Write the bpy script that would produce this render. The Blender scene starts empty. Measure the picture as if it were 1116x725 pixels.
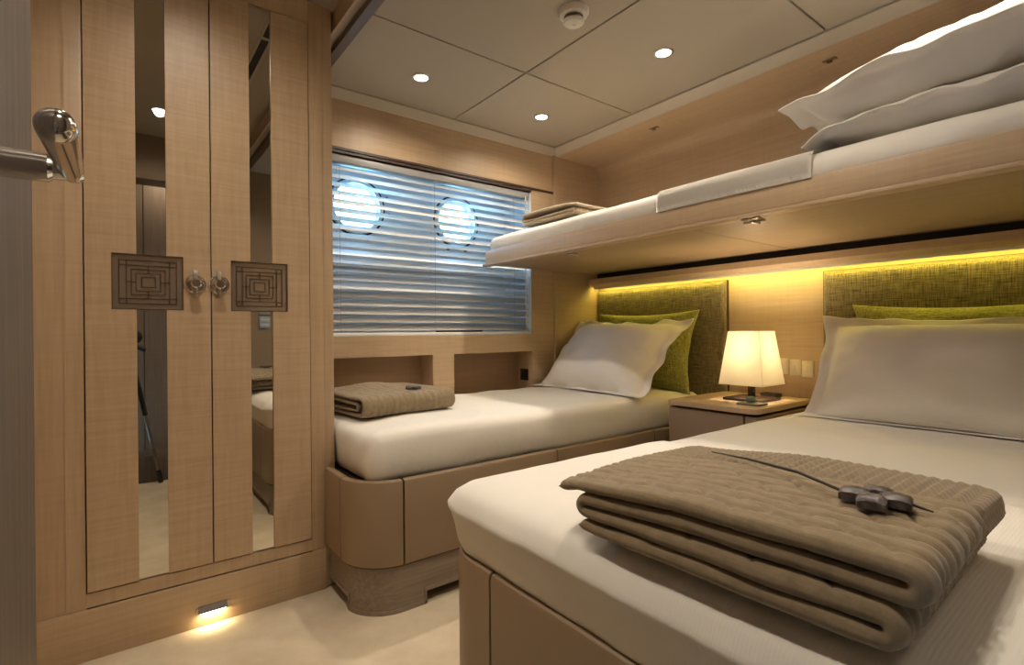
import bpy, bmesh, math, random
from math import pi, sin, cos, radians, exp
from mathutils import Vector, Matrix, noise
random.seed(7)
SC = bpy.context.scene
COL = SC.collection

# ------------------------------------------------------------------ camera, world, exposure
F, YAW, PITCH, ROLL = 560.09, radians(52.631), radians(-.1045), radians(-.461)
v = Vector((cos(YAW)*cos(PITCH), sin(YAW)*cos(PITCH), sin(PITCH)))
r = Vector((sin(YAW), -cos(YAW), 0)); u = r.cross(v)
r, u = cos(ROLL)*r + sin(ROLL)*u, -sin(ROLL)*r + cos(ROLL)*u
cam = bpy.data.cameras.new('camera'); camo = bpy.data.objects.new('camera', cam); COL.objects.link(camo)
cam.sensor_width = 36; cam.lens = F/1116*36; cam.clip_start = .03; cam.clip_end = 100
M4 = Matrix((r, u, -v)).transposed().to_4x4(); M4.translation = (0, 0, .95)
camo.matrix_world = M4
SC.camera = camo
SC.view_settings.view_transform = 'Standard'; SC.view_settings.look = 'None'
SC.view_settings.gamma = 1; SC.view_settings.use_curve_mapping = False
SC.view_settings.exposure = -0.17
W = bpy.data.worlds.new('sky'); SC.world = W; W.use_nodes = True
bg = W.node_tree.nodes['Background']; bg.inputs[0].default_value = (.24, .60, 1, 1); bg.inputs[1].default_value = 20.0
SPOT_W = 30.0; WARM = (1, .86, .69)
SPOTS = [(1.088, 2.084), (1.803, 2.086), (1.796, 1.305), (1.088, .64), (1.8, .45), (.18, .52), (.2, 1.40)]  # spot over the near bed's foot is added to light the bunk pillows
LED_E = 30.0; LED_C = (1, .86, .16)
LAMP_W = 9.0; LAMP_C = (1, .79, .53)

# ------------------------------------------------------------------ materials
def mat(name, color, rough=.5, metal=0, emit=None, estr=0, **kw):
    m = bpy.data.materials.new(name); m.use_nodes = True
    b = m.node_tree.nodes['Principled BSDF']
    b.inputs['Base Color'].default_value = (*color, 1); b.inputs['Roughness'].default_value = rough
    b.inputs['Metallic'].default_value = metal
    if emit:
        b.inputs['Emission Color'].default_value = (*emit, 1); b.inputs['Emission Strength'].default_value = estr
    for k, val in kw.items(): b.inputs[k].default_value = val
    return m
def nodes(m): return m.node_tree.nodes, m.node_tree.links, m.node_tree.nodes['Principled BSDF']
def coord(N, L, scale, rot=(0, 0, 0), kind='Object'):
    tc = N.new('ShaderNodeTexCoord'); mp = N.new('ShaderNodeMapping')
    mp.inputs['Scale'].default_value = scale; mp.inputs['Rotation'].default_value = rot
    L.new(tc.outputs[kind], mp.inputs[0]); return mp.outputs[0]
def noise_n(N, L, co, scale, detail=4, rough=.6, dist=0):
    n = N.new('ShaderNodeTexNoise'); n.inputs['Scale'].default_value = scale; n.inputs['Detail'].default_value = detail
    n.inputs['Roughness'].default_value = rough; n.inputs['Distortion'].default_value = dist
    L.new(co, n.inputs['Vector']); return n.outputs['Fac']
def ramp(N, L, fac, stops):
    c = N.new('ShaderNodeValToRGB'); e = c.color_ramp.elements
    while len(e) < len(stops): e.new(.5)
    for i, (p, col) in enumerate(stops): e[i].position = p; e[i].color = (*col, 1)
    L.new(fac, c.inputs[0]); return c.outputs[0]
def bump(N, L, b, h, strength, dist=.002):
    bn = N.new('ShaderNodeBump'); bn.inputs['Strength'].default_value = strength; bn.inputs['Distance'].default_value = dist
    L.new(h, bn.inputs['Height']); L.new(bn.outputs[0], b.inputs['Normal'])
def mixc(N, L, a, b_, f, typ='MULTIPLY'):
    mx = N.new('ShaderNodeMix'); mx.data_type = 'RGBA'; mx.blend_type = typ
    if isinstance(f, float): mx.inputs[0].default_value = f
    else: L.new(f, mx.inputs[0])
    for s, k in ((a, 6), (b_, 7)):
        if isinstance(s, tuple): mx.inputs[k].default_value = (*s, 1)
        else: L.new(s, mx.inputs[k])
    return mx.outputs[2]
def wood(name, c0, c1, grain_axis='z', rough=.42, figure=.5):
    m = mat(name, c1, rough); N, L, b = nodes(m)
    sc = {'z': (38, 38, 1.6), 'x': (1.6, 38, 38), 'y': (38, 1.6, 38)}[grain_axis]
    fg = {'z': (3, 3, 42), 'x': (42, 3, 3), 'y': (3, 42, 3)}[grain_axis]
    g = noise_n(N, L, coord(N, L, sc), 2.2, 5, .62, .3)
    col = ramp(N, L, g, [(.3, c0), (.7, c1)])
    f = noise_n(N, L, coord(N, L, fg), 1.6, 3, .6, .6)
    fc = ramp(N, L, f, [(.3, (.91, .90, .88)), (.7, (1.04, 1.04, 1.04))])
    L.new(mixc(N, L, col, fc, figure), b.inputs['Base Color'])
    bump(N, L, b, g, .06, .001); return m
C0, C1 = (.465, .335, .21), (.55, .405, .262)
M = {}
M['wood_v'] = wood('maple_vertical', C0, C1, 'z')
M['wood_x'] = wood('maple_along_x', C0, C1, 'x')
M['wood_y'] = wood('maple_along_y', C0, C1, 'y')
M['wood_f'] = wood('maple_figured', C0, C1, 'x', .4, 1.0)
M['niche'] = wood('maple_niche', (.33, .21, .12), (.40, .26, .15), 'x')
M['wenge'] = wood('wenge', (.085, .066, .054), (.17, .135, .112), 'z', .5, .6)
M['plinth'] = wood('grey_oak', (.19, .148, .112), (.31, .24, .18), 'x', .5, .4)
M['darktrim'] = mat('dark_trim', (.055, .032, .022), .45)
M['black'] = mat('black', (.008, .007, .006), .6)
M['rubber'] = mat('black_rubber', (.012, .012, .012), .5)
def leather(name, c):
    m = mat(name, c, .45); N, L, b = nodes(m)
    n = noise_n(N, L, coord(N, L, (1, 1, 1)), 450, 2); bump(N, L, b, n, .12, .001); return m
M['leather'] = leather('taupe_leather', (.30, .215, .135))
M['leather_ns'] = leather('grey_taupe_leather', (.27, .19, .13))
def linen(name, c, bumpscale=900, k=.1, rough=.85):
    m = mat(name, c, rough); N, L, b = nodes(m); b.inputs['Sheen Weight'].default_value = .15
    n = noise_n(N, L, coord(N, L, (1, 1, 1)), 14, 4, .55); bump(N, L, b, n, k, .02); return m
M['sheet'] = linen('white_sheet', (.80, .765, .70))
M['pillow'] = linen('white_pillowcase', (.80, .765, .71))
m = linen('ribbed_coverlet', (.82, .785, .715)); N, L, b = nodes(m)
w = N.new('ShaderNodeTexWave'); w.wave_type = 'BANDS'; w.bands_direction = 'Y'; w.inputs['Scale'].default_value = 60
w.inputs['Distortion'].default_value = .6; w.inputs['Detail'].default_value = 1
L.new(coord(N, L, (1, 1, 1)), w.inputs['Vector']); bump(N, L, b, w.outputs['Fac'], .16, .0018); M['coverlet'] = m
def knit(name, c):
    m = mat(name, c, .95); N, L, b = nodes(m); b.inputs['Sheen Weight'].default_value = .3
    w = N.new('ShaderNodeTexWave'); w.bands_direction = 'X'; w.inputs['Scale'].default_value = 95; w.inputs['Distortion'].default_value = 1.2
    w.inputs['Detail'].default_value = 2; w.inputs['Detail Scale'].default_value = 3
    L.new(coord(N, L, (1, 1, 1)), w.inputs['Vector'])
    n = noise_n(N, L, coord(N, L, (1, 1, 1)), 60, 5, .7)
    cc = ramp(N, L, n, [(.3, tuple(x*.78 for x in c)), (.7, tuple(x*1.15 for x in c))]); L.new(cc, b.inputs['Base Color'])
    bump(N, L, b, w.outputs['Fac'], .14, .0012); return m
M['knit'] = knit('taupe_knit', (.255, .19, .11))
M['knit_pale'] = knit('beige_knit', (.56, .44, .29))
def weave(name, a, c, scale=1.0, k=.5):
    m = mat(name, a, .9); N, L, b = nodes(m)
    n1 = noise_n(N, L, coord(N, L, (260*scale, 14*scale, 260*scale)), 1, 3, .7)     # weft, threads along y
    n2 = noise_n(N, L, coord(N, L, (260*scale, 260*scale, 14*scale)), 1, 3, .7)     # warp, threads along z
    ad = N.new('ShaderNodeMath'); ad.operation = 'ADD'; L.new(n1, ad.inputs[0]); L.new(n2, ad.inputs[1])
    ml = N.new('ShaderNodeMath'); ml.operation = 'MULTIPLY'; ml.inputs[1].default_value = .5; L.new(ad.outputs[0], ml.inputs[0])
    L.new(ramp(N, L, ml.outputs[0], [(.38, a), (.5, tuple((x+y)/2 for x, y in zip(a, c))), (.62, c)]), b.inputs['Base Color'])
    bump(N, L, b, ml.outputs[0], k, .004); return m
M['headboard'] = weave('olive_woven_fabric', (.05, .035, .016), (.29, .235, .115))
M['green'] = weave('lime_chenille', (.15, .15, .03), (.44, .43, .12), .6, .9)
M['brownpat'] = weave('brown_green_chenille', (.16, .12, .04), (.42, .33, .12), .5, .9)
m = mat('cream_carpet', (.66, .57, .42), .95); N, L, b = nodes(m)
n = noise_n(N, L, coord(N, L, (1, 1, 1)), 5, 5, .6); L.new(ramp(N, L, n, [(.35, (.58, .49, .35)), (.65, (.70, .61, .46))]), b.inputs['Base Color'])
bump(N, L, b, noise_n(N, L, coord(N, L, (1, 1, 1)), 260, 3), .5, .004); M['carpet'] = m
M['ceil'] = mat('ceiling_panel', (.37, .328, .262), .6)
M['cornice'] = mat('cornice_paint', (.48, .43, .35), .55)
M['groove'] = mat('shadow_gap', (.10, .075, .05), .8)
M['liner'] = mat('window_liner_daylit', (.74, .84, .92), .5)  # the daylight's blue cast is put into the liner colour
M['slat'] = mat('pale_slat', (.88, .84, .77), .55)
M['chrome'] = mat('chrome', (.72, .69, .65), .12, 1)
M['nickel'] = mat('brushed_nickel', (.55, .5, .44), .3, 1)
M['bronze'] = mat('bronze', (.10, .07, .045), .4, .6); M['brass'] = mat('old_brass', (.30, .21, .12), .35, .7)
M['fret'] = mat('bronze_fretwork', (.11, .072, .045), .4, .4)
M['mirror'] = mat('mirror_glass', (.66, .63, .56), .015, 1)
M['mirror_etched'] = mat('bronzed_mirror', (.56, .46, .35), .16, .8)
M['led'] = mat('led_strip', (1, .9, .6), .5, 0, LED_C, LED_E)
M['spot'] = mat('spot_lens', (1, 1, 1), .5, 0, (1, .93, .8), 14)
M['steplens'] = mat('step_light_lens', (1, 1, 1), .5, 0, (1, .85, .55), 6)
M['white_plastic'] = mat('white_plastic', (.74, .70, .64), .4)
M['switch'] = mat('ivory_switch', (.72, .66, .55), .4)
M['stone'] = mat('dark_stone', (.06, .045, .042), .38)
N, L, b = nodes(M['stone']); n = noise_n(N, L, coord(N, L, (1, 1, 1)), 70, 5, .7)
L.new(ramp(N, L, n, [(.35, (.025, .018, .017)), (.68, (.15, .125, .12))]), b.inputs['Base Color']); bump(N, L, b, n, .3, .002)
M['blackstick'] = mat('dark_stick', (.02, .014, .01), .5)
M['lampbase'] = mat('lamp_base_lacquer', (.035, .018, .012), .25)
M['teal'] = mat('green_glass', (.25, .36, .30), .1, 0, **{'Alpha': 1.0})
m = bpy.data.materials.new('lamp_shade_fabric'); m.use_nodes = True; N, L = m.node_tree.nodes, m.node_tree.links; N.clear()
o = N.new('ShaderNodeOutputMaterial'); mx = N.new('ShaderNodeMixShader'); d = N.new('ShaderNodeBsdfDiffuse'); t = N.new('ShaderNodeBsdfTranslucent')
d.inputs[0].default_value = (.85, .80, .70, 1); t.inputs[0].default_value = (.95, .91, .82, 1); mx.inputs[0].default_value = .62
L.new(d.outputs[0], mx.inputs[1]); L.new(t.outputs[0], mx.inputs[2]); L.new(mx.outputs[0], o.inputs[0]); M['shade'] = m
m = bpy.data.materials.new('porthole_glass'); m.use_nodes = True; N, L = m.node_tree.nodes, m.node_tree.links; N.clear()
o = N.new('ShaderNodeOutputMaterial'); mx = N.new('ShaderNodeMixShader'); d = N.new('ShaderNodeBsdfTransparent'); t = N.new('ShaderNodeBsdfGlossy')
t.inputs['Roughness'].default_value = .02; mx.inputs[0].default_value = .06
L.new(d.outputs[0], mx.inputs[1]); L.new(t.outputs[0], mx.inputs[2]); L.new(mx.outputs[0], o.inputs[0]); M['glass'] = m

# ------------------------------------------------------------------ object helpers
def props(o, label=None, cat=None, group=None, kind=None):
    if label: o['label'] = label
    if cat: o['category'] = cat
    if group: o['group'] = group
    if kind: o['kind'] = kind
    return o
def thing(name, label, cat, loc=(0, 0, 0), group=None, rotz=0):
    o = bpy.data.objects.new(name, None); COL.objects.link(o); o.location = loc; o.rotation_euler = (0, 0, rotz)
    o.empty_display_size = .05
    return props(o, label, cat, group)
def obj(name, bm, m, parent=None, smooth=35, label=None, loc=None):
    """link a bmesh (world coordinates, or local to loc) as ONE mesh object"""
    bmesh.ops.recalc_face_normals(bm, faces=bm.faces[:])
    me = bpy.data.meshes.new(name); bm.to_mesh(me); bm.free()
    for mm in (m if isinstance(m, (list, tuple)) else [m]): me.materials.append(mm)
    me.shade_smooth()
    if smooth < 180: me.set_sharp_from_angle(angle=radians(smooth))
    o = bpy.data.objects.new(name, me); COL.objects.link(o)
    if parent is not None:
        o.parent = parent
        if loc is None:
            p = parent; off = Vector((0, 0, 0))
            while p is not None: off += p.location; p = p.parent
            o.location = -off                      # meshes are written in world coordinates
        else: o.location = loc
    elif loc is not None: o.location = loc
    if label: o['label'] = label
    return o
def struct(name, bm, m, smooth=35, parent=None):
    o = obj(name, bm, m, parent, smooth)
    if parent is None: o['kind'] = 'structure'
    return o
def box(bm, x0, x1, y0, y1, z0, z1, bev=0, seg=2, mi=0):
    t = bmesh.new(); bmesh.ops.create_cube(t, size=1)
    for q in t.verts: q.co = Vector((x0+(q.co.x+.5)*(x1-x0), y0+(q.co.y+.5)*(y1-y0), z0+(q.co.z+.5)*(z1-z0)))
    if bev: bmesh.ops.bevel(t, geom=t.edges[:], offset=bev, segments=seg, profile=.5, affect='EDGES')
    merge(bm, t, mi)
def merge(bm, t, mi=0, mtx=None):
    vm = [bm.verts.new(mtx @ q.co if mtx else q.co) for q in t.verts]; t.verts.index_update()
    for f in t.faces:
        try: nf = bm.faces.new([vm[q.index] for q in f.verts]); nf.material_index = mi
        except ValueError: pass
    t.free()
def B(*a, **k):
    bm = bmesh.new(); box(bm, *a, **k); return bm
def frame(d):
    d = Vector(d).normalized(); a = Vector((0, 0, 1)) if abs(d.z) < .9 else Vector((1, 0, 0))
    x = d.cross(a).normalized(); return x, d.cross(x)
def tube(bm, pts, rad, n=12, cap=True):
    pts = [Vector(p) for p in pts]; rings = []
    for i, p in enumerate(pts):
        d = (pts[min(i+1, len(pts)-1)]-pts[max(i-1, 0)]); x, y = frame(d)
        rr = rad[i] if isinstance(rad, (list, tuple)) else rad
        rings.append([bm.verts.new(p+x*cos(2*pi*k/n)*rr+y*sin(2*pi*k/n)*rr) for k in range(n)])
    for a, b_ in zip(rings, rings[1:]):
        for k in range(n): bm.faces.new((a[k], a[(k+1) % n], b_[(k+1) % n], b_[k]))
    if cap: bm.faces.new(rings[0]); bm.faces.new(rings[-1])
def lathe(bm, prof, origin, axis, n=32, close=True):
    """prof: (radius, height along axis)"""
    o_ = Vector(origin); d = Vector(axis).normalized(); x, y = frame(d); rings = []
    for (rr, h) in prof:
        rings.append([bm.verts.new(o_+d*h+(x*cos(2*pi*k/n)+y*sin(2*pi*k/n))*max(rr, 1e-5)) for k in range(n)])
    for a, b_ in zip(rings, rings[1:]):
        for k in range(n): bm.faces.new((a[k], a[(k+1) % n], b_[(k+1) % n], b_[k]))
    if close: bm.faces.new(rings[0]); bm.faces.new(rings[-1])
def prism(bm, poly, axis, a, b_):
    """extrude a polygon along an axis: axis 'y' -> poly is (x,z); 'x' -> (y,z); 'z' -> (x,y)"""
    def P(p, h):
        return {'y': (p[0], h, p[1]), 'x': (h, p[0], p[1]), 'z': (p[0], p[1], h)}[axis]
    A = [bm.verts.new(P(p, a)) for p in poly]; Bv = [bm.verts.new(P(p, b_)) for p in poly]
    n = len(poly)
    for k in range(n): bm.faces.new((A[k], A[(k+1) % n], Bv[(k+1) % n], Bv[k]))
    bm.faces.new(A); bm.faces.new(Bv)
def rrect(x0, x1, y0, y1, R, per=28, cn=12):
    """rounded rectangle outline, counter clockwise"""
    R = max(R, 1e-4); pts = []
    cs = [(x1-R, y1-R, 0), (x0+R, y1-R, pi/2), (x0+R, y0+R, pi), (x1-R, y0+R, 3*pi/2)]
    for i, (cx, cy, a0) in enumerate(cs):
        for k in range(cn+1):
            a = a0+pi/2*k/cn; pts.append((cx+R*cos(a), cy+R*sin(a)))
        nx, ny, na = cs[(i+1) % 4]; e = (nx+R*cos(na), ny+R*sin(na)); s = pts[-1]
        for k in range(1, per): pts.append((s[0]+(e[0]-s[0])*k/per, s[1]+(e[1]-s[1])*k/per))
    return pts
def slab(x0, x1, y0, y1, prof, R, wob=0, crown=0, caps=18, per=40, seed=0):
    """soft slab: prof = list of (inset, z) from bottom edge up to the top; closed top and bottom"""
    bm = bmesh.new(); rings = []; hx, hy = (x1-x0)/2, (y1-y0)/2; lim = min(hx, hy)-.004
    dl, zt = prof[-1]
    P = [(lim, prof[0][1])]+[(prof[0][0]+(lim-prof[0][0])*.3, prof[0][1])]+list(prof)+[(dl+(lim-dl)*k/caps, zt) for k in range(1, caps+1)]
    for d, z in P:
        ring = []
        for (x, y) in rrect(x0+d, x1-d, y0+d, y1-d, max(R-d, .002), per):
            c = 0
            if z == zt: c = crown*(1-max(abs((x-x0-hx)/hx), abs((y-y0-hy)/hy))**3)
            w_ = Vector((0, 0, 0))
            if wob:
                q = Vector((x*5+seed, y*5, z*9)); w_ = Vector((noise.noise(q), noise.noise(q+Vector((9, 0, 0))), noise.noise(q+Vector((0, 7, 0)))*.7))*wob
                q = Vector((x*17+seed, y*17, z*20)); w_ += Vector((noise.noise(q), noise.noise(q+Vector((9, 0, 0))), noise.noise(q+Vector((0, 7, 0)))*.6))*wob*.35
            ring.append(bm.verts.new(Vector((x, y, z+c))+w_))
        rings.append(ring)
    n = len(rings[0])
    for a, b_ in zip(rings, rings[1:]):
        for k in range(n): bm.faces.new((a[k], a[(k+1) % n], b_[(k+1) % n], b_[k]))
    bm.faces.new(rings[0]); bm.faces.new(rings[-1])
    return bm
def copy_tree(o, parent=None):
    c = o.copy(); COL.objects.link(c); c.parent = parent
    for ch in list(o.children): copy_tree(ch, c)
    return c
def area_spot(x, y, parent):
    l = bpy.data.lights.new('spot_beam', 'SPOT'); l.energy = SPOT_W; l.color = WARM; l.spot_size = radians(158); l.spot_blend = 1.0
    l.shadow_soft_size = .022
    o = bpy.data.objects.new('spot_beam', l); COL.objects.link(o); o.parent = parent; o.location = (0, 0, -.012)
    return o

# ------------------------------------------------------------------ room shell
D = 2.45; WX = 2.63; CZ = 2.1
struct('floor', B(-.35, 2.7, -1.0, 2.9, -.06, 0), M['carpet'])
# window wall with its window and the two recesses below it
bm = bmesh.new()
box(bm, -.35, .66, D, D+.30, 0, 2.2); box(bm, 2.028, 2.75, D, D+.30, 0, 2.2)
box(bm, .66, 2.028, D, D+.30, 1.828, 2.2); box(bm, .66, 2.028, D, D+.30, .828, .934)
box(bm, .66, 2.028, D, D+.30, 0, .50)
box(bm, 1.337, 1.468, D, D+.15, .50, .828); box(bm, .66, .76, D, D+.15, .50, .828)
struct('wall_window_side', bm, M['wood_x'])
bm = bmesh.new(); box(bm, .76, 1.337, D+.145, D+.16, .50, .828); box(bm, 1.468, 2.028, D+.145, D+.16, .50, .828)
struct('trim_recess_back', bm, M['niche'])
bm = bmesh.new(); box(bm, 2.205, 2.232, D-.012, D, .60, 2.07, .003)
struct('trim_window_wall_post', bm, M['wood_v'])
# headboard wall: lower panel and upper bunk recess
struct('wall_headboard_side', B(WX, WX+.1, -.3, D, 0, 2.2), M['wood_y'])
# hull with two portholes behind the blind
HY = 2.72; PH = [(1.025, 1.632), (1.652, 1.625)]; PR = .134
bm = bmesh.new()
def hull_strip():
    xs = [.66, (PH[0][0]+PH[1][0])/2, 2.028]
    for i, (cx, cz) in enumerate(PH):
        x0, x1 = xs[i], xs[i+1]; z0, z1 = .90, 1.86; n = 64; inner = []; outer = []
        for k in range(n):
            a = 2*pi*k/n; dx, dz = cos(a), sin(a)
            t_ = min(((x1-cx) if dx > 0 else (x0-cx))/dx if abs(dx) > 1e-6 else 9, ((z1-cz) if dz > 0 else (z0-cz))/dz if abs(dz) > 1e-6 else 9)
            inner.append((cx+PR*dx, cz+PR*dz)); outer.append((cx+t_*dx, cz+t_*dz))
        vi = [[bm.verts.new((p[0], y, p[1])) for p in inner] for y in (HY, HY+.06)]
        vo = [bm.verts.new((p[0], HY, p[1])) for p in outer]
        for k in range(n):
            q = (k+1) % n
            bm.faces.new((vo[k], vo[q], vi[0][q], vi[0][k])); bm.faces.new((vi[0][k], vi[0][q], vi[1][q], vi[1][k]))
        for (sx, sz) in ((x0, z0), (x0, z1), (x1, z0), (x1, z1)):       # corner triangles
            an = math.atan2(sz-cz, sx-cx) % (2*pi); k = int(an/(2*pi)*n) % n
            c = bm.verts.new((sx, HY, sz)); bm.faces.new((vo[k], vo[(k+1) % n], c))
hull_strip()
struct('wall_hull', bm, M['liner'], 20)
bm = bmesh.new()
for (x0, x1, z0, z1) in ((.655, .663, .934, 1.828), (2.023, 2.03, .934, 1.828), (.66, 2.028, .930, .937), (.66, 2.028, 1.824, 1.83)):
    box(bm, x0, x1, D+.004, HY+.02, z0, z1)
struct('trim_window_reveal', bm, M['liner'])
for i, (cx, cz) in enumerate(PH):
    bm = bmesh.new(); lathe(bm, [(PR-.006, 0), (PR-.006, -.014), (PR+.012, -.016), (PR+.016, -.008), (PR+.016, 0)], (cx, HY, cz), (0, 1, 0), 64, False)
    w_ = struct('window_%d' % (i+1), bm, M['liner'])
    bm = bmesh.new(); lathe(bm, [(PR+.017, 0), (PR+.017, -.006), (PR+.026, -.006), (PR+.026, 0)], (cx, HY, cz), (0, 1, 0), 64, False)
    obj('gasket', bm, M['rubber'], w_)
    bm = bmesh.new(); lathe(bm, [(0, .03), (PR+.002, .03), (PR+.002, .036), (0, .036)], (cx, HY, cz), (0, 1, 0), 48, False)
    obj('pane', bm, M['glass'], w_)
    for a in (22, -8, 158, 188, 250, 290):
        ca, sa = cos(radians(a)), sin(radians(a)); bm = bmesh.new()
        lathe(bm, [(.009, 0), (.009, -.02), (.006, -.026)], (cx+ca*(PR+.045), HY, cz+sa*(PR+.045)), (0, 1, 0), 12)
        obj('bolt', bm, M['rubber'], w_)
for (cx, cz) in PH:
    l = bpy.data.lights.new('porthole_daylight', 'AREA'); l.shape = 'DISK'; l.size = PR*2; l.cycles.is_portal = True
    lo = bpy.data.objects.new('porthole_daylight', l); COL.objects.link(lo); lo.location = (cx, HY+.045, cz); lo.rotation_euler = (radians(-90), 0, 0)
# thin metal trim over the window
bm = bmesh.new(); box(bm, .60, 2.215, D-.008, D, 1.826, 1.838); box(bm, .66, 2.028, D-.004, D+.05, 1.812, 1.822)
struct('trim_window_head', bm, M['darktrim'])
# ceiling
bm = bmesh.new(); gx = [.733, 1.446, 2.172]; gy = [2.392, 1.777, .835, -.14]; g = .0032
for i in range(2):
    for j in range(3): box(bm, gx[i]+g, gx[i+1]-g, gy[j+1]+g, gy[j]-g, CZ, CZ+.02, .0015, 1)
box(bm, -.35, .668, -.14, 2.45, CZ+.07, CZ+.10); box(bm, .664, .688, -.14, 2.45, CZ, CZ+.02)
struct('ceiling', bm, M['ceil'])
struct('trim_shadow_gap', B(.668, 2.75, -.4, 2.8, CZ+.02, CZ+.05), M['groove'])
bm = bmesh.new(); box(bm, .688, .712, -.1, 2.39, CZ-.024, CZ+.02); box(bm, .712, .728, -.1, 2.39, CZ-.014, CZ+.02)
struct('trim_ceiling_track', bm, mat('track_brown', (.10, .065, .045), .4))
struct('trim_ceiling_fascia', B(.654, .664, -.12, 2.45, CZ-.002, CZ+.075), M['wood_y'])
bm = bmesh.new()                                               # cornice round the panels
prism(bm, [(gx[2]+.012, CZ), (2.232, CZ-.030), (2.245, CZ-.030), (2.245, CZ+.02), (gx[2]+.012, CZ+.02)], 'y', -.12, D)
prism(bm, [(gy[0]+.012, CZ), (D, CZ-.034), (D, CZ+.02), (gy[0]+.012, CZ+.02)], 'x', .60, 2.24)
struct('trim_cornice', bm, M['cornice'])
bm = bmesh.new(); pr = [(2.245, CZ-.030)]
for k in range(9):
    a = pi/2*k/8; pr.append((WX-.075+.075*sin(a), CZ-.03-.075*(1-cos(a))))
pr += [(WX+.02, CZ-.105), (WX+.02, CZ+.05), (2.245, CZ+.05)]
prism(bm, pr, 'y', -.12, D)
struct('trim_bunk_soffit', bm, M['wood_y'], 50)
struct('wall_left', B(-.36, -.26, -.12, 1.96, 0, 2.2), M['wood_v'])
# entrance side behind the camera: a doorway with a raised sill, panels beyond
bm = bmesh.new(); box(bm, -.9, -.10, -.2, -.12, 0, 2.2); box(bm, .70, 2.75, -.2, -.12, 0, 2.2); box(bm, -.10, .70, -.2, -.12, 1.95, 2.2)
box(bm, -.36, .62, -.12, .06, 1.90, 2.172, .004)
struct('wall_entrance_side', bm, mat('entrance_paint', (.24, .18, .125), .6))
bm = bmesh.new(); box(bm, -.10, .70, -.36, -.135, 0, .17, .004)
struct('trim_sill', bm, M['wenge'])
bm = bmesh.new(); box(bm, -.8, .135, -.62, -.58, 0, 2.2); box(bm, .141, 1.5, -.62, -.58, 0, 2.2); box(bm, -.8, 1.5, -.66, -.621, 0, 2.2)
box(bm, -.86, -.8, -.66, -.2, 0, 2.2); box(bm, 1.5, 1.56, -.66, -.2, 0, 2.2); box(bm, -.86, 1.56, -.66, -.2, 2.1, 2.2)
struct('wall_corridor', bm, wood('corridor_panels', (.20, .145, .105), (.29, .215, .16), 'z'))
l = bpy.data.lights.new('corridor_fill', 'AREA'); l.size = .25; l.energy = 2.5; l.color = WARM  # added area light without a fixture, brightens the corridor panels
lo = bpy.data.objects.new('corridor_fill', l); COL.objects.link(lo); lo.location = (.3, -.4, 2.08)

# ------------------------------------------------------------------ open cabin door with lever handle
bm = bmesh.new(); box(bm, -.118, -.078, -.10, .800, .01, 2.04, .003)
door = struct('door_1', bm, M['wenge'])
HZ = 1.083
bm = bmesh.new()
lathe(bm, [(.016, 0), (.016, .003), (.0115, .005), (.0112, .034), (.0085, .037), (.0082, .050), (.0090, .051), (.0090, .0535), (.007, .056)], (-.078, .548, HZ), (1, 0, 0), 28)
hd = obj('handle_neck', bm, M['chrome'], door)
bm = bmesh.new()
lathe(bm, [(.006, -.012), (.0078, -.008), (.0082, 0), (.0106, .128), (.0104, .132), (.0092, .136), (.006, .139), (.002, .140)], (-.030, .548, HZ), (0, -1, -.04), 32)
obj('door_handle', bm, M['chrome'], door)

# ------------------------------------------------------------------ wardrobe
WY = 1.945
wd = thing('wardrobe', 'tall built-in maple wardrobe with two doors and mirror strips at left', 'wardrobe', (.2, WY, 0))
bm = bmesh.new()                                                # carcass: sides, top, back, face frame
box(bm, -.255, -.083, WY, WY+.02, 0, 2.168, .001); box(bm, .556, .604, WY, WY+.02, 0, 2.168, .001)
box(bm, -.083, .556, WY, WY+.02, .153, .194); box(bm, -.083, .556, WY, WY+.02, 2.083, 2.168)
box(bm, -.255, -.235, WY+.02, 2.44, 0, 2.168); box(bm, .585, .604, WY+.02, 2.44, 0, 2.168)
box(bm, -.235, .585, 2.40, 2.44, 0, 2.168)
obj('carcass', bm, M['wood_v'], wd)
bm = bmesh.new(); box(bm, .6045, .643, WY+.006, 2.44, 0, 2.168, .003); obj('side_post', bm, M['wood_v'], wd)
bm = bmesh.new(); box(bm, -.255, .604, WY-.006, WY, 0, .150, .0015); obj('plinth_board', bm, M['wood_x'], wd)
bm = bmesh.new(); box(bm, -.127, -.1205, WY-.002, WY, .153, 2.168); obj('stile_bead', bm, M['wood_v'], wd)
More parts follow.
